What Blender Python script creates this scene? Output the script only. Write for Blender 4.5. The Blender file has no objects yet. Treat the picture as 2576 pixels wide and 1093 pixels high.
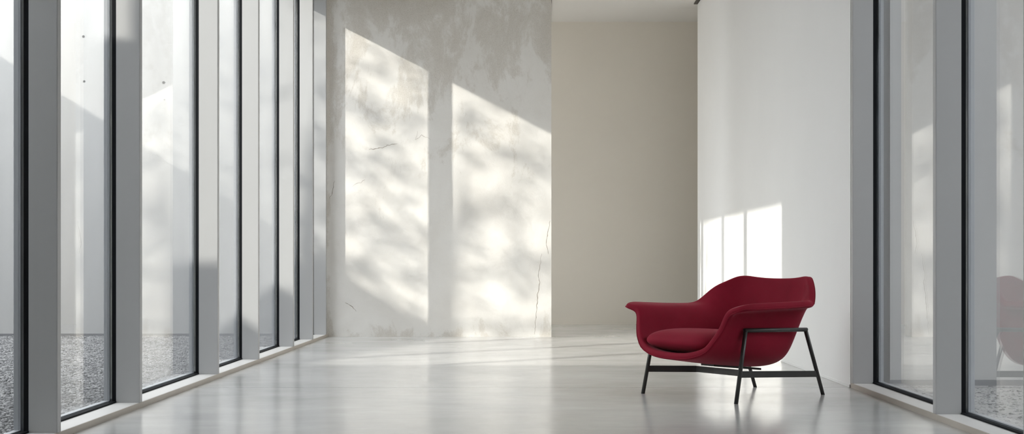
import bpy, bmesh, math, random
from mathutils import Vector, Matrix, noise

SC = bpy.context.scene
COL = SC.collection
R = math.radians

# ------------------------------------------------------------------ materials
def new_mat(name):
    m = bpy.data.materials.new(name); m.use_nodes = True
    nt = m.node_tree
    b = nt.nodes['Principled BSDF']
    return m, nt, b

def N(nt, kind, **kw):
    n = nt.nodes.new(kind)
    for k, v in kw.items():
        setattr(n, k, v)
    return n

def coords(nt, scale=(1, 1, 1), kind='Object', rot=(0, 0, 0)):
    tc = N(nt, 'ShaderNodeTexCoord'); mp = N(nt, 'ShaderNodeMapping')
    mp.inputs['Scale'].default_value = scale
    mp.inputs['Rotation'].default_value = rot
    nt.links.new(tc.outputs[kind], mp.inputs['Vector'])
    return mp.outputs['Vector']

def noise_tex(nt, vec, scale, detail=4, rough=.55, dist=0.0):
    n = N(nt, 'ShaderNodeTexNoise')
    n.inputs['Scale'].default_value = scale
    n.inputs['Detail'].default_value = detail
    n.inputs['Roughness'].default_value = rough
    n.inputs['Distortion'].default_value = dist
    nt.links.new(vec, n.inputs['Vector'])
    return n.outputs['Fac']

def ramp(nt, fac, stops):
    r = N(nt, 'ShaderNodeValToRGB')
    el = r.color_ramp.elements
    while len(el) > 1: el.remove(el[-1])
    for i, (p, c) in enumerate(stops):
        e = el[0] if i == 0 else el.new(p)
        e.position = p
        e.color = (c, c, c, 1) if isinstance(c, (int, float)) else (*c, 1)
    nt.links.new(fac, r.inputs['Fac'])
    return r.outputs['Color']

def math_n(nt, op, a, b=None, clamp=False):
    n = N(nt, 'ShaderNodeMath', operation=op, use_clamp=clamp)
    for i, v in enumerate((a, b)):
        if v is None: continue
        if isinstance(v, (int, float)): n.inputs[i].default_value = v
        else: nt.links.new(v, n.inputs[i])
    return n.outputs[0]

def mix_col(nt, fac, a, b, blend='MIX'):
    n = N(nt, 'ShaderNodeMix', data_type='RGBA', blend_type=blend)
    for sock, v in ((n.inputs[0], fac), (n.inputs[6], a), (n.inputs[7], b)):
        if isinstance(v, (int, float)): sock.default_value = v
        elif isinstance(v, tuple): sock.default_value = (*v, 1)
        else: nt.links.new(v, sock)
    return n.outputs[2]

def bump(nt, height, strength, dist, b, chain=None):
    n = N(nt, 'ShaderNodeBump')
    n.inputs['Strength'].default_value = strength
    n.inputs['Distance'].default_value = dist
    nt.links.new(height, n.inputs['Height'])
    if chain is not None: nt.links.new(chain, n.inputs['Normal'])
    nt.links.new(n.outputs['Normal'], b.inputs['Normal'])
    return n.outputs['Normal']

def simple(name, col, rough=.5, metal=0.0, var=0.04, vscale=3.0, spec=.5, bmp=0.0, bscale=200):
    m, nt, b = new_mat(name)
    v = coords(nt)
    f = noise_tex(nt, v, vscale, 3)
    lo = tuple(c * (1 - var) for c in col); hi = tuple(min(1, c * (1 + var)) for c in col)
    c = ramp(nt, f, [(.3, lo), (.7, hi)])
    nt.links.new(c, b.inputs['Base Color'])
    b.inputs['Roughness'].default_value = rough
    b.inputs['Metallic'].default_value = metal
    b.inputs['Specular IOR Level'].default_value = spec
    if bmp:
        bump(nt, noise_tex(nt, v, bscale, 2), bmp, .002, b)
    return m

M = {}
M['white_paint'] = simple('white wall paint', (.86, .855, .84), .75, var=.012, vscale=1.2, spec=.25, bmp=.08, bscale=120)
M['dark_paint'] = simple('charcoal wall paint', (.20, .20, .205), .8, var=.03, spec=.25)  # unseen near walls kept dark to hold back fill light
M['recess_paint'] = simple('warm grey wall paint', (.85, .805, .73), .8, var=.012, vscale=1.0, spec=.2)
M['ceiling_paint'] = simple('ceiling paint', (.86, .84, .81), .85, var=.01, vscale=1, spec=.2)
M['fin'] = simple('pale grey powder coated metal', (.45, .453, .455), .42, var=.012, vscale=2.5, spec=.5)
M['sill'] = simple('sill metal', (.74, .73, .715), .4, var=.012, vscale=2.5, spec=.5)
M['sill_shade'] = simple('beige sill shade', (.50, .455, .40), .5, var=.05, vscale=2)  # warm shade on the sill front, painted in as a darker beige
M['cap'] = simple('outer frame metal', (.42, .44, .47), .45, var=.02)
M['gasket'] = simple('black rubber gasket', (.010, .011, .013), .7, var=.1, spec=.1)
M['black_metal'] = simple('matt black steel', (.030, .030, .028), .42, metal=.0, var=.12, vscale=9, spec=.55)
M['shadow_gap'] = simple('dark shadow gap channel', (.10, .09, .08), .8, var=.05)
M['tie'] = simple('dark tie hole', (.07, .07, .07), .9, var=.1)
M['kerb'] = simple('dark kerb strip', (.16, .16, .17), .8, var=.1)
M['bark'] = simple('tree bark', (.13, .095, .07), .9, var=.3, vscale=12, bmp=.6, bscale=40)

# leaves
m, nt, b = new_mat('green leaves')
f = noise_tex(nt, coords(nt), 2.0, 2)
nt.links.new(ramp(nt, f, [(.3, (.05, .11, .025)), (.7, (.12, .2, .05))]), b.inputs['Base Color'])
b.inputs['Roughness'].default_value = .5
M['leaf'] = m

# fabric
m, nt, b = new_mat('crimson wool felt')
v = coords(nt)
f = noise_tex(nt, v, 6, 3)
c = ramp(nt, f, [(.25, (.205, .0045, .019)), (.75, (.245, .007, .025))])
nt.links.new(c, b.inputs['Base Color'])
b.inputs['Roughness'].default_value = .78
b.inputs['Specular IOR Level'].default_value = .18
b.inputs['Sheen Weight'].default_value = .2
b.inputs['Sheen Roughness'].default_value = .3
b.inputs['Sheen Tint'].default_value = (1.0, .45, .5, 1)
bump(nt, noise_tex(nt, v, 700, 2), .12, .001, b)
M['fabric'] = m

# glass: thin pane, reflection by Schlick's law on both faces, the rest passes straight through
m = bpy.data.materials.new('window glass'); m.use_nodes = True
nt = m.node_tree; nt.nodes.clear()
out = N(nt, 'ShaderNodeOutputMaterial'); mx = N(nt, 'ShaderNodeMixShader')
tr = N(nt, 'ShaderNodeBsdfTransparent'); gl = N(nt, 'ShaderNodeBsdfGlossy')
tr.inputs['Color'].default_value = (.965, .975, .975, 1)
gl.inputs['Roughness'].default_value = 0.0
gl.inputs['Color'].default_value = (.97, .98, 1, 1)
lw = N(nt, 'ShaderNodeLayerWeight'); lw.inputs['Blend'].default_value = .5
p5 = math_n(nt, 'POWER', lw.outputs['Facing'], 4.0)
fr = math_n(nt, 'ADD', math_n(nt, 'MULTIPLY', p5, .90), .09)
nt.links.new(fr, mx.inputs[0]); nt.links.new(tr.outputs[0], mx.inputs[1]); nt.links.new(gl.outputs[0], mx.inputs[2])
nt.links.new(mx.outputs[0], out.inputs[0])
M['glass'] = m

# polished concrete floor
m, nt, b = new_mat('polished concrete')
v = coords(nt)
n1 = noise_tex(nt, v, .9, 6, .6, .4)
n2 = noise_tex(nt, coords(nt, (1.6, 5.0, 1)), 1.3, 5, .6, .2)
c1 = ramp(nt, n1, [(.3, (.51, .508, .50)), (.7, (.66, .653, .64))])
c2 = mix_col(nt, ramp(nt, n2, [(.35, 0.0), (.75, .35)]), c1, (.47, .475, .48))
sep = N(nt, 'ShaderNodeSeparateXYZ'); nt.links.new(v, sep.inputs[0])
jy = math_n(nt, 'ABSOLUTE', math_n(nt, 'SUBTRACT', sep.outputs['Y'], 8.127))
jl = math_n(nt, 'LESS_THAN', jy, .009)
jm = math_n(nt, 'MULTIPLY', jl, .7)
c3 = mix_col(nt, jm, c2, (.15, .15, .15))
nt.links.new(c3, b.inputs['Base Color'])
rg = ramp(nt, noise_tex(nt, coords(nt, (1, 1.6, 1)), 1.4, 4, .55), [(.3, .17), (.75, .27)])
nt.links.new(rg, b.inputs['Roughness'])
b.inputs['Specular IOR Level'].default_value = .62
b.inputs['Coat Weight'].default_value = .25
b.inputs['Coat Roughness'].default_value = .12
bump(nt, noise_tex(nt, v, 2.0, 2), .035, .01, b)
M['floor'] = m

# fair faced concrete of the courtyard
m, nt, b = new_mat('fair faced concrete')
v = coords(nt)
a = noise_tex(nt, coords(nt, (2.2, 2.2, .35)), 1.0, 6, .6, .3)
c = ramp(nt, a, [(.3, (.42, .418, .412)), (.7, (.49, .487, .478))])
d = noise_tex(nt, v, 14, 5, .7)
c = mix_col(nt, ramp(nt, d, [(.62, 0.0), (.8, .3)]), c, (.55, .55, .55))
nt.links.new(c, b.inputs['Base Color'])
b.inputs['Roughness'].default_value = .8
b.inputs['Specular IOR Level'].default_value = .25
bump(nt, d, .12, .004, b)
M['concrete'] = m

# weathered plaster wall
m, nt, b = new_mat('weathered lime plaster')
v = coords(nt)
sep = N(nt, 'ShaderNodeSeparateXYZ'); nt.links.new(v, sep.inputs[0])
X, Z = sep.outputs['X'], sep.outputs['Z']
base = ramp(nt, noise_tex(nt, v, 1.1, 6, .6, .5), [(.3, (.74, .715, .675)), (.66, (.84, .825, .795))])
# trowelled vertical drags with warm patches, stronger high up, along both edges and near the floor
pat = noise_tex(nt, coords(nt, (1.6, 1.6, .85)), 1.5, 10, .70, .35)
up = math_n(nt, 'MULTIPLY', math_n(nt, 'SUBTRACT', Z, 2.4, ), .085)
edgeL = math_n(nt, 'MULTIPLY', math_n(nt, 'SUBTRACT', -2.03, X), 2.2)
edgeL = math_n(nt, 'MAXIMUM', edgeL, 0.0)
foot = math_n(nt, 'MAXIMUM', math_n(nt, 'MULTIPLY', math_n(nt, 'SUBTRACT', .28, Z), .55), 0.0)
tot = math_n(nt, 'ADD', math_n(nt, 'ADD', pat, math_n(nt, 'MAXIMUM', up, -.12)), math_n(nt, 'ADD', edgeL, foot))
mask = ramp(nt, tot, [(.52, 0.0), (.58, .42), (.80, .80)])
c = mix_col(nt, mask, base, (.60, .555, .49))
# fine granular sand where the skim has worn away
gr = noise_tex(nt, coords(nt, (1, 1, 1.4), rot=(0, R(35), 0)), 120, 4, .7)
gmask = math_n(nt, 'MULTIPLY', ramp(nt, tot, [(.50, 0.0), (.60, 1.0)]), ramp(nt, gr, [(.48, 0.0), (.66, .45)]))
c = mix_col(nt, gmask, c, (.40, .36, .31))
nt.links.new(c, b.inputs['Base Color'])
b.inputs['Roughness'].default_value = .85
b.inputs['Specular IOR Level'].default_value = .2
h1 = math_n(nt, 'ADD', math_n(nt, 'MULTIPLY', noise_tex(nt, v, 5, 6, .6, .6), 1.0), math_n(nt, 'MULTIPLY', gr, .35))
bump(nt, h1, .5, .014, b)
M['plaster'] = m
M['crack'] = simple('crack in plaster', (.28, .24, .19), .95, var=.2, vscale=20)

# gravel
m, nt, b = new_mat('grey gravel')
v = coords(nt)
at = N(nt, 'ShaderNodeAttribute', attribute_name='stone')
c = ramp(nt, at.outputs['Fac'], [(0, (.10, .10, .105)), (.5, (.26, .26, .265)), (1, (.43, .43, .43))])
c = mix_col(nt, ramp(nt, noise_tex(nt, v, 60, 3), [(.4, 0.0), (.7, .3)]), c, (.25, .25, .255))
nt.links.new(c, b.inputs['Base Color'])
b.inputs['Roughness'].default_value = .9
b.inputs['Specular IOR Level'].default_value = .2
M['gravel'] = m
M['earth'] = simple('pale ground', (.45, .43, .40), .95, var=.1, vscale=1)
M['render'] = simple('pale house render', (.74, .73, .71), .9, var=.03, vscale=.8, spec=.2)

# ------------------------------------------------------------------ helpers
def link(name, bm, mat, parent=None, smooth=False):
    me = bpy.data.meshes.new(name)
    bmesh.ops.recalc_face_normals(bm, faces=bm.faces)
    bm.to_mesh(me); bm.free()
    me.materials.append(mat)
    if smooth:
        me.polygons.foreach_set('use_smooth', [True] * len(me.polygons))
    o = bpy.data.objects.new(name, me); COL.objects.link(o)
    if parent is not None: o.parent = parent
    return o

def add_box(bm, x0, x1, y0, y1, z0, z1, bevel=0.0):
    t = bmesh.new()
    vs = [t.verts.new(c) for c in ((x0,y0,z0),(x1,y0,z0),(x1,y1,z0),(x0,y1,z0),(x0,y0,z1),(x1,y0,z1),(x1,y1,z1),(x0,y1,z1))]
    for f in ((0,3,2,1),(4,5,6,7),(0,1,5,4),(1,2,6,5),(2,3,7,6),(3,0,4,7)):
        t.faces.new([vs[i] for i in f])
    if bevel:
        bmesh.ops.bevel(t, geom=list(t.edges), offset=bevel, segments=2, affect='EDGES')
    me = bpy.data.meshes.new('tmp'); t.to_mesh(me); t.free()
    bm.from_mesh(me); bpy.data.meshes.remove(me)

def box(name, x0, x1, y0, y1, z0, z1, mat, parent=None, bevel=0.0):
    bm = bmesh.new(); add_box(bm, x0, x1, y0, y1, z0, z1, bevel)
    return link(name, bm, mat, parent)

def struct(o, label, cat):
    o['kind'] = 'structure'; o['label'] = label; o['category'] = cat
    return o

def thing(o, label, cat, group=None):
    o['label'] = label; o['category'] = cat
    if group: o['group'] = group
    return o

def empty(name, loc, rz=0.0):
    o = bpy.data.objects.new(name, None); COL.objects.link(o)
    o.location = loc; o.rotation_euler = (0, 0, rz); o.empty_display_size = .2
    return o

def add_tube(bm, pts, rad, seg=20, cap=True):
    """round bar through pts, mitred at the bends"""
    pts = [Vector(p) for p in pts]
    rings = []
    for i, p in enumerate(pts):
        if i == 0: d = pts[1] - pts[0]
        elif i == len(pts) - 1: d = pts[-1] - pts[-2]
        else: d = (pts[i] - pts[i-1]).normalized() + (pts[i+1] - pts[i]).normalized()
        d.normalize()
        up = Vector((0, 0, 1)) if abs(d.z) < .95 else Vector((1, 0, 0))
        a = d.cross(up).normalized(); c2 = a.cross(d).normalized()
        r = rad[i] if isinstance(rad, (list, tuple)) else rad
        rings.append([bm.verts.new(p + r * (math.cos(2*math.pi*k/seg) * a + math.sin(2*math.pi*k/seg) * c2)) for k in range(seg)])
    for ra, rb in zip(rings, rings[1:]):
        for k in range(seg):
            bm.faces.new((ra[k], ra[(k+1) % seg], rb[(k+1) % seg], rb[k]))
    if cap:
        bm.faces.new(rings[0]); bm.faces.new(list(reversed(rings[-1])))

# ------------------------------------------------------------------ dimensions (metres, camera at x=0 y=0 z=.8 looking along +y)
XL, XR = -2.10, 2.09            # inner faces of the two glazed sides
ZC = 3.908                      # ceiling height
YP = 13.69                      # face of the plaster wall
XPE = .304                      # its free end
YWE = 15.24                     # far end of the white wall
YRB = 16.41                     # back of the recess
ZS = .031                       # sill height
LINT = 3.70

# --- ground, floor, ceiling
struct(box('ground', -34, 26, -16, 34, -.40, -.15, M['earth']), 'pale flat ground around the building', 'ground')
struct(box('floor', -2.29, 5.2, -2.4, 16.7, -.15, 0, M['floor']), 'polished grey concrete floor with one fine joint across it', 'floor')
struct(box('ceiling', -2.62, 5.2, -2.4, 16.7, ZC, ZC + .35, M['ceiling_paint']), 'plain white ceiling seen over the recess', 'ceiling')

# --- walls of the room
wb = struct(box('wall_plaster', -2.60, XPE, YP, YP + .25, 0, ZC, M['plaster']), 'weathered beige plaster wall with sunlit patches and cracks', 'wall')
struct(box('wall_right', XR, XR + .25, 8.122, YWE, 0, ZC, M['white_paint']), 'smooth white wall behind the red armchair', 'wall')
struct(box('wall_recess', -2.6, 5.0, YRB, YRB + .25, 0, ZC, M['recess_paint']), 'plain warm grey wall at the back of the recess', 'wall')
struct(box('wall_recess_front', XR + .25, 5.0, YWE - .25, YWE, 0, ZC, M['recess_paint']), 'recess wall running off behind the white wall', 'wall')
struct(box('wall_recess_right', 5.0, 5.2, YWE - .25, YRB + .25, 0, ZC, M['recess_paint']), 'end wall closing the recess', 'wall')
struct(box('wall_recess_left', -2.55, -2.3, YP + .25, 14.75, 0, ZC, M['recess_paint']), 'end wall of the recess behind the plaster wall', 'wall')
wr = empty('window_12', (-2.42, 15.58, 0)); struct(wr, 'unseen window added at the left end to light the recess', 'window')  # added out of sight to bring fill light into the recess
for nm, a in (('window_frame', (-2.47, -2.38, 14.75, 14.80, 0, ZC)), ('window_frame', (-2.47, -2.38, 16.36, 16.41, 0, ZC)), ('window_glass', (-2.43, -2.42, 14.80, 16.36, 0, ZC))):
    o_ = box(nm, *a, M['glass'] if 'glass' in nm else M['fin'], wr); o_.matrix_parent_inverse = Matrix.Translation(wr.location).inverted()
struct(box('wall_left', -2.35, XL, -2.4, 5.03, 0, ZC, M['dark_paint']), 'charcoal wall beside the viewer before the tall windows start', 'wall')
struct(box('wall_right_near', XR, XR + .25, -2.4, 5.26, 0, ZC, M['dark_paint']), 'charcoal wall beside the viewer before the side windows start', 'wall')
struct(box('wall_back', XL, XR, -2.4, -2.2, 0, ZC, M['dark_paint']), 'charcoal wall behind the viewer', 'wall')
struct(box('baseboard_recess', XPE, 5.0, YRB - .006, YRB, 0, .032, M['recess_paint']), 'low flush baseboard along the recess wall', 'baseboard')
struct(box('baseboard_right', XR - .007, XR, 8.122, YWE, 0, .020, M['white_paint'], bevel=.002), 'low white baseboard along the white wall', 'baseboard')
# dark ceiling channels along the heads of the two walls
struct(box('trim_1', XR - .045, XR, 8.3, YWE, ZC - .012, ZC, M['shadow_gap']), 'dark slot along the head of the white wall', 'trim')
struct(box('trim_2', XPE, XPE + .035, YP, YRB, ZC - .012, ZC, M['shadow_gap']), 'dark slot beside the head of the plaster wall', 'trim')
# dark joint between white wall and window wall
struct(box('trim_3', XR + .004, XR + .25, 8.113, 8.122, 0, LINT, M['shadow_gap']), 'dark joint where the white wall meets the right window', 'trim')

# cracks in the plaster (narrow grooves drawn as slim dark slivers set into the face)
def crack(pts, w):
    bm = bmesh.new()
    rng = random.Random(len(pts) * 7 + int(pts[0][0] * 100))
    fine = []
    for (x0, z0), (x1, z1) in zip(pts, pts[1:]):
        n = max(2, int(math.hypot(x1-x0, z1-z0) / .02))
        for k in range(n):
            t = k / n
            fine.append((x0 + (x1-x0)*t + rng.uniform(-.006, .006), z0 + (z1-z0)*t + rng.uniform(-.006, .006)))
    fine.append(pts[-1])
    L = len(fine); va = []
    for i, (x, z) in enumerate(fine):
        a = fine[max(0, i-1)]; c = fine[min(L-1, i+1)]
        d = Vector((c[0]-a[0], c[1]-a[1])).normalized(); nrm = Vector((-d.y, d.x))
        ww = w * (.25 + .75 * math.sin(math.pi * min(1, max(0, (i+.3)/L)))) * rng.uniform(.35, 1.1)
        row = []
        for s, yy in ((-1, YP - .0008), (1, YP - .0008), (1, YP + .004), (-1, YP + .004)):
            row.append(bm.verts.new((x + s*nrm.x*ww, yy, z + s*nrm.y*ww)))
        va.append(row)
    for ra, rb in zip(va, va[1:]):
        for k in range(4):
            bm.faces.new((ra[k], ra[(k+1) % 4], rb[(k+1) % 4], rb[k]))
    bm.faces.new(va[0]); bm.faces.new(list(reversed(va[-1])))
    link('crack', bm, M['crack'], wb)
def pw(x, y):    # photo-measured marks on the plaster face
    return ((x - 1316) / 233.75, .8 + (661 - y) / 233.75)
crack([pw(*p) for p in ((1362,640),(1358,668),(1354,690),(1357,712),(1352,745),(1349,790),(1345,842))], .0032)
crack([pw(*p) for p in ((1385,556),(1378,578),(1374,610),(1380,640))], .0034)
crack([pw(*p) for p in ((928,376),(948,374),(962,372),(975,366),(1000,362))], .0045)
crack([pw(*p) for p in ((868,762),(876,766),(888,772),(896,784))], .0040)
crack([pw(*p) for p in ((842,455),(838,470),(834,492),(829,500))], .0035)
crack([pw(*p) for p in ((1084,352),(1062,340),(1046,352),(1050,330))], .0022)
crack([pw(*p) for p in ((886,470),(896,462),(908,460),(918,453))], .0022)

# --- glazed sides
LF = [5.04, 5.734, 6.967, 8.744, 10.09, 11.626, 12.69, 13.55]     # near faces of the fins, left side
RF = [5.27, 6.442, 8.067]                                          # and right side
T = .046
names_left = ['first', 'second', 'third', 'fourth', 'fifth', 'sixth', 'seventh']
wn = 0
def side(xin, s, fins, yend, where):
    """s = -1 for the left side, +1 for the right; outward is s"""
    global wn
    def bx(name, a, b, y0, y1, z0, z1, mat, par, bev=0.0):
        x0, x1 = sorted((xin + s*a, xin + s*b))
        o = box(name, x0 - 0, x1 - 0, y0, y1, z0, z1, mat, None, bev)
        if par is not None:
            o.parent = par; o.matrix_parent_inverse = Matrix.Translation(par.location).inverted()
        return o
    x0, x1 = sorted((xin, xin + s*.175))
    return bx

def build_side(xin, s, fins, yend, where, count_words):
    global wn
    bx = side(xin, s, fins, yend, where)
    n = len(fins)
    for i, y in enumerate(fins):
        last = i == n - 1
        y2 = yend if last else fins[i+1]
        wn += 1
        root = empty('window_%d' % wn, (xin + s*.15, y, 0))
        struct(root, '%s' % count_words[i], 'window')
        bx('mullion', 0, .130, y, y + T, ZS, LINT, M['fin'], root, .0015)
        bx('gasket', .128, .153, y + .003, y + T - .003, ZS, LINT, M['gasket'], root)
        bx('outer_cap', .164, .195, y - .004, y + T + .004, .0, LINT, M['cap'], root)
        if not (last and y2 - y < .3):
            bx('window_glass', .154, .163, y + T - .02, y2 + .02, ZS - .004, LINT, M['glass'], root)
            bx('sill_gasket', .128, .153, y + T, y2, ZS - .002, ZS + .008, M['gasket'], root)
            bx('sill_cap', .164, .195, y + T, y2, 0, ZS + .012, M['cap'], root)

build_side(XL, -1, LF, YP, 'left', [
    'nearest tall window on the left with its pale grey fin cut by the frame edge',
    'tall window right of the first full grey fin on the left, gravel showing low down',
    'tall window between the second and third grey fins on the left',
    'narrow window right of the third grey fin on the left',
    'narrow window right of the fourth grey fin on the left',
    'very narrow window before the last pair of fins on the left',
    'sliver of window at the second last fin on the left',
    'closing fin beside the plaster wall on the left'])
build_side(XR, 1, RF, 8.1, 'right', [
    'tall window at the right frame edge reflecting the red chair',
    'tall window right of the white wall, between the two right fins',
    'grey closing fin against the white wall on the right'])
# continuous sills, lintels
struct(box('trim_4', XL - .163, XL - .004, 5.03, YP, 0, ZS, M['sill']), 'long pale sill under the left windows', 'sill')
box('sill_shade', XL - .004, XL, 5.03, YP, 0, ZS - .001, M['sill_shade'], bpy.data.objects['trim_4'])
struct(box('trim_5', XR + .004, XR + .163, 5.26, 8.113, 0, ZS, M['sill'], bevel=.002), 'pale sill under the right windows', 'sill')
box('sill_shade', XR, XR + .004, 5.26, 8.113, 0, ZS - .001, M['sill_shade'], bpy.data.objects['trim_5'])
struct(box('trim_6', XL - .52, XL + .02, 5.03, YP, 3.688, ZC + .35, M['white_paint']), 'roof edge beam over the left windows', 'beam')
struct(box('trim_7', XR - .02, XR + .40, 5.26, 8.12, LINT, ZC + .35, M['white_paint']), 'roof edge beam over the right windows', 'beam')

# --- left courtyard
import numpy as np
def gravel_bed(name, x0, x1, y0, y1, region, n, seed):
    """a bed of loose stones: one mesh, far too many to count"""
    rg = np.random.default_rng(seed)
    ph = (1 + 5**.5) / 2
    ico = np.array([(-1,ph,0),(1,ph,0),(-1,-ph,0),(1,-ph,0),(0,-1,ph),(0,1,ph),(0,-1,-ph),(0,1,-ph),(ph,0,-1),(ph,0,1),(-ph,0,-1),(-ph,0,1)]) / (1+ph*ph)**.5
    tri = np.array([(0,11,5),(0,5,1),(0,1,7),(0,7,10),(0,10,11),(1,5,9),(5,11,4),(11,10,2),(10,7,6),(7,1,8),(3,9,4),(3,4,2),(3,2,6),(3,6,8),(3,8,9),(4,9,5),(2,4,11),(6,2,10),(8,6,7),(9,8,1)])
    P = []
    while len(P) < n:
        x = rg.uniform(x0 + .03, x1 - .03, 4000); y = rg.uniform(y0 + .03, y1 - .03, 4000)
        ok = region(x, y)
        P += list(zip(x[ok], y[ok]))
    P = np.array(P[:n])
    size = rg.uniform(.0065, .0135, n)
    sc = size[:, None] * np.stack([rg.uniform(.8, 1.25, n), rg.uniform(.8, 1.25, n), rg.uniform(.5, .85, n)], 1)
    a = rg.uniform(0, 2*np.pi, n); ca_, sa_ = np.cos(a), np.sin(a)
    Vv = ico[None] * (1 + rg.uniform(-.18, .18, (n, 12, 1))) * sc[:, None]
    X_ = Vv[..., 0]*ca_[:, None] - Vv[..., 1]*sa_[:, None]; Y_ = Vv[..., 0]*sa_[:, None] + Vv[..., 1]*ca_[:, None]
    Z_ = Vv[..., 2] + rg.uniform(-.014, -.002, n)[:, None]
    pos = np.stack([X_ + P[:, :1], Y_ + P[:, 1:], Z_], -1).reshape(-1, 3)
    fc = (tri[None] + 12*np.arange(n)[:, None, None]).reshape(-1, 3) + 8
    z0, z1 = -.15, -.012
    bv = np.array([(x0,y0,z0),(x1,y0,z0),(x1,y1,z0),(x0,y1,z0),(x0,y0,z1),(x1,y0,z1),(x1,y1,z1),(x0,y1,z1)])
    bf = np.array([(0,3,2),(0,2,1),(4,5,6),(4,6,7),(0,1,5),(0,5,4),(1,2,6),(1,6,5),(2,3,7),(2,7,6),(3,0,4),(3,4,7)])
    vs = np.concatenate([bv, pos]); fs = np.concatenate([bf, fc])
    me = bpy.data.meshes.new(name)
    me.vertices.add(len(vs)); me.vertices.foreach_set('co', vs.ravel())
    me.loops.add(fs.size); me.loops.foreach_set('vertex_index', fs.ravel())
    me.polygons.add(len(fs)); me.polygons.foreach_set('loop_start', np.arange(0, fs.size, 3)); me.polygons.foreach_set('loop_total', np.full(len(fs), 3))
    me.update(calc_edges=True); me.validate()
    # each stone has a grey of its own
    at = me.attributes.new('stone', 'FLOAT', 'FACE')
    val = np.concatenate([np.full(12, .25), np.repeat(rg.uniform(0, 1, n), 20)]); at.data.foreach_set('value', val.astype(np.float32))
    me.materials.append(M['gravel'])
    o = bpy.data.objects.new(name, me); COL.objects.link(o); o['kind'] = 'stuff'
    return o
g = gravel_bed('gravel', -7.15, XL - .196, 4.112, 13.884, lambda x, y: x > -.50*y - .1, 48000, 3)
thing(g, 'grey gravel bed of the courtyard outside the left windows', 'gravel')
cw = struct(box('courtyard_wall', -9.6, XL - .50, 13.90, 14.15, -.15, 5.2, M['concrete']), 'pale concrete courtyard wall beyond the left windows', 'wall')
struct(box('courtyard_kerb', -9.6, XL - .20, 13.885, 13.90, -.15, .022, M['kerb']), 'dark strip at the foot of the left courtyard wall', 'kerb')
for (x, y, r) in ((210, 92, .014), (212, 205, .013), (412, 208, .016), (414, 251, .008)):
    px, pz = (x - 1316) / 230.2, .8 + (661 - y) / 230.2
    bm = bmesh.new(); add_tube(bm, [(px, 13.8985, pz), (px, 13.93, pz)], r, 14)
    link('tie_hole', bm, M['tie'], cw)
# side wall of the courtyard, standing slightly askew
bm = bmesh.new()
pts = [(-9.62, 3.4), (-7.22, 14.0), (-7.47, 14.06), (-9.87, 3.46)]
lo = [bm.verts.new((x, y, -.15)) for x, y in pts]; hi = [bm.verts.new((x, y, 4.0)) for x, y in pts]
bm.faces.new(lo); bm.faces.new(hi)
for k in range(4): bm.faces.new((lo[k], lo[(k+1) % 4], hi[(k+1) % 4], hi[k]))
struct(link('courtyard_side_wall', bm, M['concrete']), 'concrete wall closing the courtyard on its far left', 'wall')
struct(box('courtyard_near_wall', -9.7, -5.98, 3.86, 4.11, -.15, 4.0, M['concrete']), 'concrete wall closing the courtyard towards the viewer', 'wall')
struct(box('shading_wing', -5.98, -2.36, -2.4, 4.11, -.15, 7.2, M['render']), 'unseen taller house wing added to shade the near windows', 'building')  # out of view, sized to keep the sun off the nearest bays

# --- right courtyard
g = gravel_bed('gravel', XR + .196, 6.0, -3, 8.262, lambda x, y: (x < .55*y) & (y > 4.0), 16000, 5)
thing(g, 'grey gravel bed outside the right windows', 'gravel')
struct(box('courtyard_return_wall', XR + .25, 6.25, 8.28, 8.5, -.15, 4.6, M['concrete']), 'pale concrete wall outside the right windows', 'wall')
struct(box('courtyard_return_kerb', XR + .25, 6.0, 8.262, 8.28, -.15, .035, M['kerb']), 'dark strip at the foot of the right outside wall', 'kerb')

struct(box('courtyard_side_wall', 6.003, 6.25, -3, 8.28, -.15, 2.7, M['concrete']), 'unseen concrete wall added to darken the right courtyard', 'wall')  # added out of view to cut sky light at the right panes

# ------------------------------------------------------------------ tree beyond the courtyard (throws the dappled light)
rng = random.Random(11)
TB = Vector((-10.9, 6.1, -.15))
tree = empty('tree', TB)
thing(tree, 'leafy tree beyond the left courtyard wall, dappling the plaster wall', 'tree')
def tbm(): return bmesh.new()
bm = tbm()
add_tube(bm, [(0,0,0), (.08,.05,1.4), (0,.1,2.9), (.1,0,4.2), (.05,.1,5.6), (.15,.05,7.2)], [.17,.14,.12,.10,.07,.02], 12)
link('trunk', bm, M['bark'], tree, True)
for k in range(22):
    a = 2*math.pi*k*.381966
    z0 = 2.9 + k*.17
    ln = rng.uniform(1.2, 1.9) * (1.0 if k < 15 else .7)
    p0 = Vector((.06, .06, z0)); d = Vector((math.cos(a), math.sin(a), rng.uniform(.25, .65))).normalized()
    p1 = p0 + d*ln*.5 + Vector((0, 0, .1)); p2 = p0 + d*ln + Vector((0, 0, .28))
    bm = tbm(); add_tube(bm, [p0, p1, p2], [.035, .022, .008], 8)
    link('branch', bm, M['bark'], tree, True)
def add_leaf(bm, c, ax, nrm, L, W):
    sd = ax.cross(nrm).normalized()
    q = [c - ax*L*.5, c + sd*W*.5 + nrm*.1*W, c + ax*L*.5, c - sd*W*.5 + nrm*.1*W]
    vs = [bm.verts.new(v) for v in q] + [bm.verts.new(c)]
    for i in range(4): bm.faces.new((vs[i], vs[(i+1) % 4], vs[4]))
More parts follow.
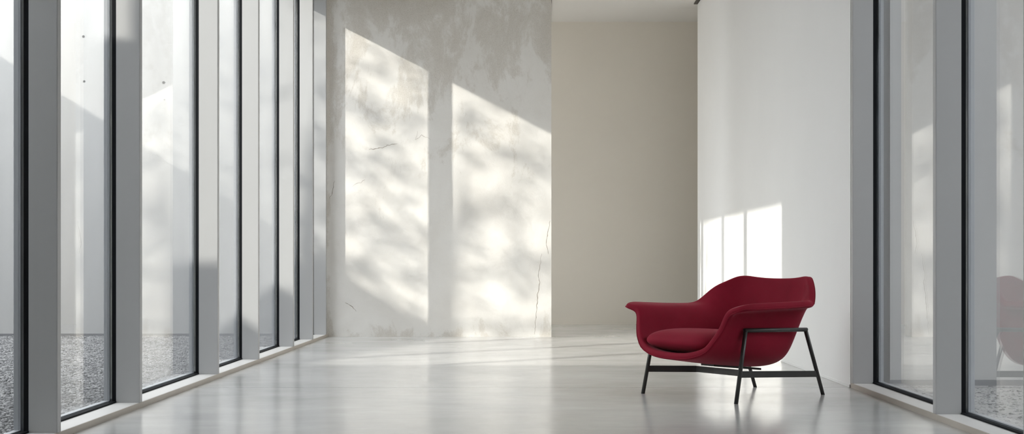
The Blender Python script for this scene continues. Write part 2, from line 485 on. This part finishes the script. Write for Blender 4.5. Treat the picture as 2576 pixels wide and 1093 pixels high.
# leaf gaps shaped to drop sun spots on the plaster (x, z, half length, half width) seen along the sun's direction, and denser leaf bands for the shade streaks
GAPS = [(960,222,.30,.085), (893,335,.20,.12), (1060,408,.20,.11), (1158,440,.16,.12), (1238,462,.26,.12), (1262,342,.20,.10),
        (985,520,.28,.12), (1060,535,.15,.10), (1165,635,.13,.11), (1160,686,.10,.08), (1245,608,.20,.16), (1262,560,.07,.06),
        (1030,662,.08,.06), (1290,765,.32,.10), (900,610,.16,.08), (1360,600,.14,.22), (1010,735,.22,.08), (905,470,.14,.07)]
SHADE_BANDS = [((870,395),(1083,455)), ((868,250),(1080,330)), ((868,560),(1083,620)), ((1140,285),(1387,420)), ((1140,520),(1387,560)), ((1150,560),(1387,690)), ((880,680),(1080,720))]
ca, sa = math.cos(R(-33)), math.sin(R(-33))
def density(x, z):
    if -1.0 < x < -.66 or (.46 < x < .72) or z < .03: return 0.0
    d = 1.0
    for (px, py, a, b_) in GAPS:
        gx, gz = pw(px, py); u, v_ = x - gx, z - gz
        u, v_ = u*ca + v_*sa, -u*sa + v_*ca
        if (u/a)**2 + (v_/b_)**2 < 1: return 0.0
    for (p, q) in SHADE_BANDS:
        a = Vector(pw(*p)); c = Vector(pw(*q)); w_ = Vector((x, z))
        t = max(0, min(1, (w_-a).dot(c-a) / (c-a).length_squared))
        if (w_ - a.lerp(c, t)).length < .11: d = 2.3
    n_ = noise.noise(Vector((x*1.7, z*2.6, 3.1)))
    return d * (1 + .7*n_)
bm = tbm(); made = 0; CC = Vector((.45, .45, 6.35))
while made < 2150:
    p = Vector((rng.uniform(-1, 1), rng.uniform(-1, 1), rng.uniform(-1, 1)))
    if p.length > 1: continue
    p = CC + Vector((p.x*2.0, p.y*2.0, p.z*2.15))
    wp = p + TB
    t = YP - wp.y; x, z = wp.x + 1.34*t, wp.z - .69*t
    if rng.random() * 2.6 > density(x, z): continue
    ax = Vector((rng.gauss(0, 1), rng.gauss(0, 1), rng.gauss(-.4, .6))).normalized()
    nr = Vector((rng.gauss(0, .6), rng.gauss(0, .6), 1)).normalized()
    add_leaf(bm, p, ax, nr, rng.uniform(.09, .15), rng.uniform(.05, .08)); made += 1
fo = link('foliage', bm, M['leaf'], tree)

# ------------------------------------------------------------------ the armchair
chair = empty('armchair', (1.309, 7.70, 0), R(215.5))
thing(chair, 'deep crimson upholstered lounge armchair on black steel legs', 'armchair')

# half sections of the shell from seat centre (first) to rim (last): (forward, side, height)
SECT = [
 [(.550,0,.256),(.548,.15,.264),(.533,.262,.298),(.517,.318,.358),(.492,.352,.420),(.475,.372,.480),(.472,.404,.522),(.500,.478,.534)],
 [(.450,0,.242),(.450,.15,.251),(.445,.267,.288),(.437,.317,.350),(.418,.344,.417),(.412,.362,.480),(.412,.398,.530),(.430,.497,.548)],
 [(.300,0,.222),(.300,.15,.231),(.300,.270,.270),(.298,.315,.336),(.296,.334,.412),(.293,.352,.480),(.290,.392,.532),(.290,.503,.553)],
 [(.120,0,.203),(.120,.15,.213),(.120,.265,.253),(.120,.312,.326),(.120,.326,.410),(.120,.346,.480),(.120,.388,.535),(.120,.495,.555)],
 [(-.080,0,.190),(-.080,.13,.200),(-.083,.225,.240),(-.083,.280,.320),(-.080,.303,.410),(-.076,.332,.485),(-.072,.380,.540),(-.065,.468,.558)],
 [(-.192,0,.219),(-.187,.12,.230),(-.178,.203,.272),(-.173,.252,.350),(-.170,.285,.430),(-.166,.326,.500),(-.160,.378,.545),(-.148,.437,.563)],
 [(-.262,0,.355),(-.257,.11,.364),(-.249,.187,.396),(-.238,.244,.450),(-.227,.290,.510),(-.216,.335,.560),(-.207,.372,.597),(-.196,.402,.620)],
 [(-.312,0,.525),(-.307,.11,.527),(-.296,.193,.543),(-.282,.255,.568),(-.268,.297,.597),(-.254,.331,.624),(-.244,.350,.642),(-.236,.364,.653)],
 [(-.347,0,.688),(-.342,.10,.690),(-.332,.18,.696),(-.318,.235,.703),(-.302,.275,.705),(-.288,.300,.700),(-.274,.317,.690),(-.261,.328,.675)],
]
# the photographed chair's far arm lies a touch lower than the near one
DZ = [0, -.010, -.021, -.030, -.030, .022, .022, .010, .004]
def cat(p0, p1, p2, p3, t):
    return .5 * ((2*p1) + (p2-p0)*t + (2*p0-5*p1+4*p2-p3)*t*t + (3*p1-p0-3*p2+p3)*t**3)
def resample(row, n):
    P = [Vector(p) for p in row]
    P = [2*P[0]-P[1]] + P + [2*P[-1]-P[-2]]
    segs = len(P) - 3; outp = []
    for k in range(n):
        f = k / (n-1) * segs; i = min(int(f), segs-1); t = f - i
        outp.append(cat(P[i], P[i+1], P[i+2], P[i+3], t))
    return outp
NU, NV = 41, 33
full = []
for h in SECT:
    dz = DZ[len(full)]; fall = [0, 0, 0, 0, 0, .3, .8, 1]
    row = [(p, -q, z + dz*fall[k]) for k, (p, q, z) in reversed(list(enumerate(h))[1:])] + list(h)
    full.append(resample(row, NU))
grid = [[None]*NU for _ in range(NV)]
for j in range(NU):
    colp = resample([full[k][j] for k in range(len(full))], NV)
    for i in range(NV): grid[i][j] = colp[i]
# round off the two top corners of the back and the tips of the arms
loop = [(0, j) for j in range(NU)] + [(i, NU-1) for i in range(1, NV)] + [(NV-1, j) for j in range(NU-2, -1, -1)] + [(i, 0) for i in range(NV-2, 0, -1)]
for cj, ks in ((0, 1), (NU-1, -1)):
    kc = loop.index((NV-1, cj))
    for _ in range(40):
        new = {}
        for d in range(-11, 12):
            a, p, c = (loop[(kc+d+e) % len(loop)] for e in (-1, 0, 1))
            w_ = .5 * (1 - abs(d)/12)
            new[p] = grid[p[0]][p[1]]*(1-w_) + (grid[a[0]][a[1]] + grid[c[0]][c[1]])*.5*w_
        for p, q in new.items(): grid[p[0]][p[1]] = q
    for _ in range(25):
        new = {}
        for i in range(NV-10, NV-1):
            for dj in range(1, 11):
                j = cj + ks*dj
                w_ = max(0, .8*(1 - max(NV-1-i, dj)/11))
                new[i, j] = grid[i][j]*(1-w_) + (grid[i-1][j] + grid[i+1][j] + grid[i][j-1] + grid[i][j+1])*.25*w_
        for p, q in new.items(): grid[p[0]][p[1]] = q
for cj in (0, NU-1):
    kc = loop.index((0, cj))
    for _ in range(7):
        new = {}
        for d in range(-4, 5):
            a, p, c = (loop[(kc+d+e) % len(loop)] for e in (-1, 0, 1))
            w_ = .5 * (1 - abs(d)/5)
            new[p] = grid[p[0]][p[1]]*(1-w_) + (grid[a[0]][a[1]] + grid[c[0]][c[1]])*.5*w_
        for p, q in new.items(): grid[p[0]][p[1]] = q
def gnorm(i, j):
    i0, i1 = max(0, i-1), min(NV-1, i+1); j0, j1 = max(0, j-1), min(NU-1, j+1)
    return (grid[i1][j] - grid[i0][j]).cross(grid[i][j1] - grid[i][j0]).normalized()
NRM = [[gnorm(i, j) for j in range(NU)] for i in range(NV)]
def inner(i, j, m):   # near the top corners the two edges run into one line: take the normal from further in
    return min(max(i, m), NV-1-m), min(max(j, m), NU-1-m)
for (ci, cj) in ((0, 0), (0, NU-1), (NV-1, 0), (NV-1, NU-1)):
    for i in range(NV):
        for j in range(NU):
            if max(abs(i-ci), abs(j-cj)) < 4:
                a, c = inner(i, j, 4); NRM[i][j] = gnorm(a, c)
for _ in range(3):
    NRM = [[sum((NRM[a][c] for a in range(max(0, i-1), min(NV, i+2)) for c in range(max(0, j-1), min(NU, j+2))), Vector()).normalized() for j in range(NU)] for i in range(NV)]
if NRM[4][NU//2].z < 0: NRM = [[-n for n in r] for r in NRM]       # towards the sitter
HT = .0215
loop = [(0, j) for j in range(NU)] + [(i, NU-1) for i in range(1, NV)] + [(NV-1, j) for j in range(NU-2, -1, -1)] + [(i, 0) for i in range(NV-2, 0, -1)]
LN = len(loop)
def tang(k):
    t = Vector()
    for d in (1, 2, 3):
        a = loop[(k+d) % LN]; c = loop[(k-d) % LN]; t += (grid[a[0]][a[1]] - grid[c[0]][c[1]]).normalized()
    return t.normalized()
OUT = []
for k, (i, j) in enumerate(loop):
    o_ = tang(k).cross(NRM[i][j]).normalized()
    a, c = inner(i, j, 3)
    if o_.dot(grid[i][j] - grid[a][c]) < 0: o_ = -o_
    OUT.append(o_)
for _ in range(2):
    OUT = [(OUT[k-1] + 2*OUT[k] + OUT[(k+1) % LN]).normalized() for k in range(LN)]
bm = bmesh.new()
VI = [[bm.verts.new(grid[i][j] + HT*NRM[i][j]) for j in range(NU)] for i in range(NV)]
VO = [[bm.verts.new(grid[i][j] - HT*NRM[i][j]) for j in range(NU)] for i in range(NV)]
for i in range(NV-1):
    for j in range(NU-1):
        bm.faces.new((VI[i][j], VI[i][j+1], VI[i+1][j+1], VI[i+1][j]))
        bm.faces.new((VO[i][j], VO[i+1][j], VO[i+1][j+1], VO[i][j+1]))
rows = [[VI[i][j] for (i, j) in loop]]
for ph in (30, 60, 90, 120, 150):
    rows.append([bm.verts.new(grid[i][j] + HT*(math.cos(R(ph))*NRM[i][j] + (.62*math.sin(R(ph)))*OUT[k])) for k, (i, j) in enumerate(loop)])
rows.append([VO[i][j] for (i, j) in loop])
for ra, rb in zip(rows, rows[1:]):
    for k in range(LN): bm.faces.new((ra[k], ra[(k+1) % LN], rb[(k+1) % LN], rb[k]))
shell = link('seat_shell', bm, M['fabric'], chair, True)
md = shell.modifiers.new('Subsurf', 'SUBSURF'); md.levels = 1; md.render_levels = 1

# cushion
bm = bmesh.new()
NT, NR = 72, 14
def plan(th):
    c, s = math.cos(th), math.sin(th)
    e = 2/5.0
    p = .185 + 0.368*math.copysign(abs(c)**e, c)
    q = (.302 + .012*c - .03*(1-c)*.5) * math.copysign(abs(s)**e, s)
    return p, q
def zmid(p): return .318 + .06*(p-.2)
top = bm.verts.new((.185, 0, zmid(.185)+.085)); bot = bm.verts.new((.185, 0, zmid(.185)-.07))
rings = []
phis = [math.pi/2 - math.pi*(k/(2*NR)) for k in range(1, 2*NR)]
for ph in phis:
    r = max(0, math.cos(ph))**.62; hz = math.sin(ph)
    hz = (.085 if hz > 0 else .07) * math.copysign(abs(hz)**1.0, hz)
    ring = []
    for k in range(NT):
        p, q = plan(2*math.pi*k/NT)
        p = .185 + (p-.185)*r; q *= r
        ring.append(bm.verts.new((p, q, zmid(p)+hz)))
    rings.append(ring)
for k in range(NT):
    bm.faces.new((top, rings[0][k], rings[0][(k+1) % NT]))
    bm.faces.new((bot, rings[-1][(k+1) % NT], rings[-1][k]))
for ra, rb in zip(rings, rings[1:]):
    for k in range(NT): bm.faces.new((ra[k], rb[k], rb[(k+1) % NT], ra[(k+1) % NT]))
link('seat_cushion', bm, M['fabric'], chair, True)

# legs, rails, stretchers
RT = .0122
LEG = {  # foot and top of each leg
 'A': ((.381, .353, 0), (.337, .385, .4155)),
 'B': ((-.408, .297, 0), (-.200, .345, .402)),
 'C': ((.437, -.383, 0), (.337, -.385, .4155)),
 'D': ((-.414, -.271, 0), (-.330, -.345, .402))}
def leg_mesh(a, b):
    bm = bmesh.new(); add_tube(bm, [a, b], [RT*.98, RT], 24)
    # flat foot resting level on the floor
    for v in bm.verts:
        if v.co.z < .03: v.co.z = 0
    return link('leg', bm, M['black_metal'], chair, True)
for k in 'ABCD': leg_mesh(*LEG[k])
for a, b in (('A', 'B'), ('C', 'D')):
    pa, pb = Vector(LEG[a][1]), Vector(LEG[b][1])
    d = (pb - pa).normalized()
    bm = bmesh.new(); add_tube(bm, [pa - d*.010, pb + d*.010], RT, 24)
    link('side_rail', bm, M['black_metal'], chair, True)
def add_bar(bm, a, b, ha, t, hb=None):
    """upright flat bar from a to b (centre line), height ha, thickness t"""
    a, b = Vector(a), Vector(b); d = (b-a).normalized(); s = Vector((-d.y, d.x, 0)).normalized() * t/2
    u = Vector((0, 0, ha/2))
    vs = [bm.verts.new(v) for v in (a-s-u, a+s-u, a+s+u, a-s+u, b-s-u, b+s-u, b+s+u, b-s+u)]
    for f in ((0,1,2,3),(7,6,5,4),(0,4,5,1),(1,5,6,2),(2,6,7,3),(3,7,4,0)): bm.faces.new([vs[i] for i in f])
def on_leg(k, z):
    a, b = Vector(LEG[k][0]), Vector(LEG[k][1]); return a.lerp(b, z / b.z)
A1 = on_leg('A', .166); B1 = on_leg('B', .130); C1 = on_leg('C', .150); K = Vector((.170, -.195, .150)); A2 = on_leg('A', .174)
bm = bmesh.new(); add_bar(bm, A1, B1, .037, .012); link('stretcher', bm, M['black_metal'], chair)
bm = bmesh.new(); add_bar(bm, C1, K, .038, .012); add_bar(bm, K, A2, .036, .012)
link('crossbar', bm, M['black_metal'], chair)
bm = bmesh.new()
pl = [(.265, .199), (-.13, .158)]
vs = []
for p, z in pl:
    for q in (-.055, .055):
        for dz in (-.013, 0): vs.append(bm.verts.new((p, q, z + dz)))
for f in ((0,1,3,2),(4,6,7,5),(0,2,6,4),(1,5,7,3),(0,4,5,1),(2,3,7,6)): bm.faces.new([vs[i] for i in f])
link('mounting_plate', bm, M['black_metal'], chair)

# seam piping along the outer edge of the rim
pts = []
for k, (i, j) in enumerate(loop):
    ph = R(128)
    pts.append(grid[i][j] + (HT + .0006)*(math.cos(ph)*NRM[i][j] + (.62*math.sin(ph))*OUT[k]))
pts.append(pts[0])
bm = bmesh.new(); add_tube(bm, pts, .0026, 8)
link('piping', bm, M['fabric'], chair, True)

# ------------------------------------------------------------------ light
w = bpy.data.worlds.new('sky'); SC.world = w; w.use_nodes = True
bg = w.node_tree.nodes['Background']
bg.inputs['Color'].default_value = (.95, .97, 1.0, 1)
bg.inputs['Strength'].default_value = 5.1
sl = bpy.data.lights.new('sun', 'SUN'); sl.energy = 4.7; sl.angle = R(.65); sl.color = (1.0, .95, .87)
so = bpy.data.objects.new('sun', sl); COL.objects.link(so)
so.rotation_euler = Vector((1.34, 1.0, -.69)).to_track_quat('-Z', 'Y').to_euler()
so.location = (-20, -8, 14)

# ------------------------------------------------------------------ camera and render look
cam = bpy.data.cameras.new('camera'); co = bpy.data.objects.new('camera', cam); COL.objects.link(co)
co.location = (0, 0, .8); co.rotation_euler = (R(90), 0, 0)
cam.sensor_width = 36; cam.lens = 3200 / 2576 * 36
cam.shift_x = -28 / 2576; cam.shift_y = 114.5 / 2576
cam.clip_start = .05; cam.clip_end = 200
SC.camera = co
SC.view_settings.view_transform = 'Standard'
SC.view_settings.look = 'None'
SC.view_settings.gamma = 1
SC.view_settings.use_curve_mapping = False
SC.view_settings.exposure = 0.25
cy = SC.cycles
cy.max_bounces = 10; cy.diffuse_bounces = 6; cy.glossy_bounces = 5; cy.transmission_bounces = 4; cy.transparent_max_bounces = 24
cy.sample_clamp_indirect = 4.0
cy.use_denoising = True
cy.caustics_reflective = False; cy.caustics_refractive = False
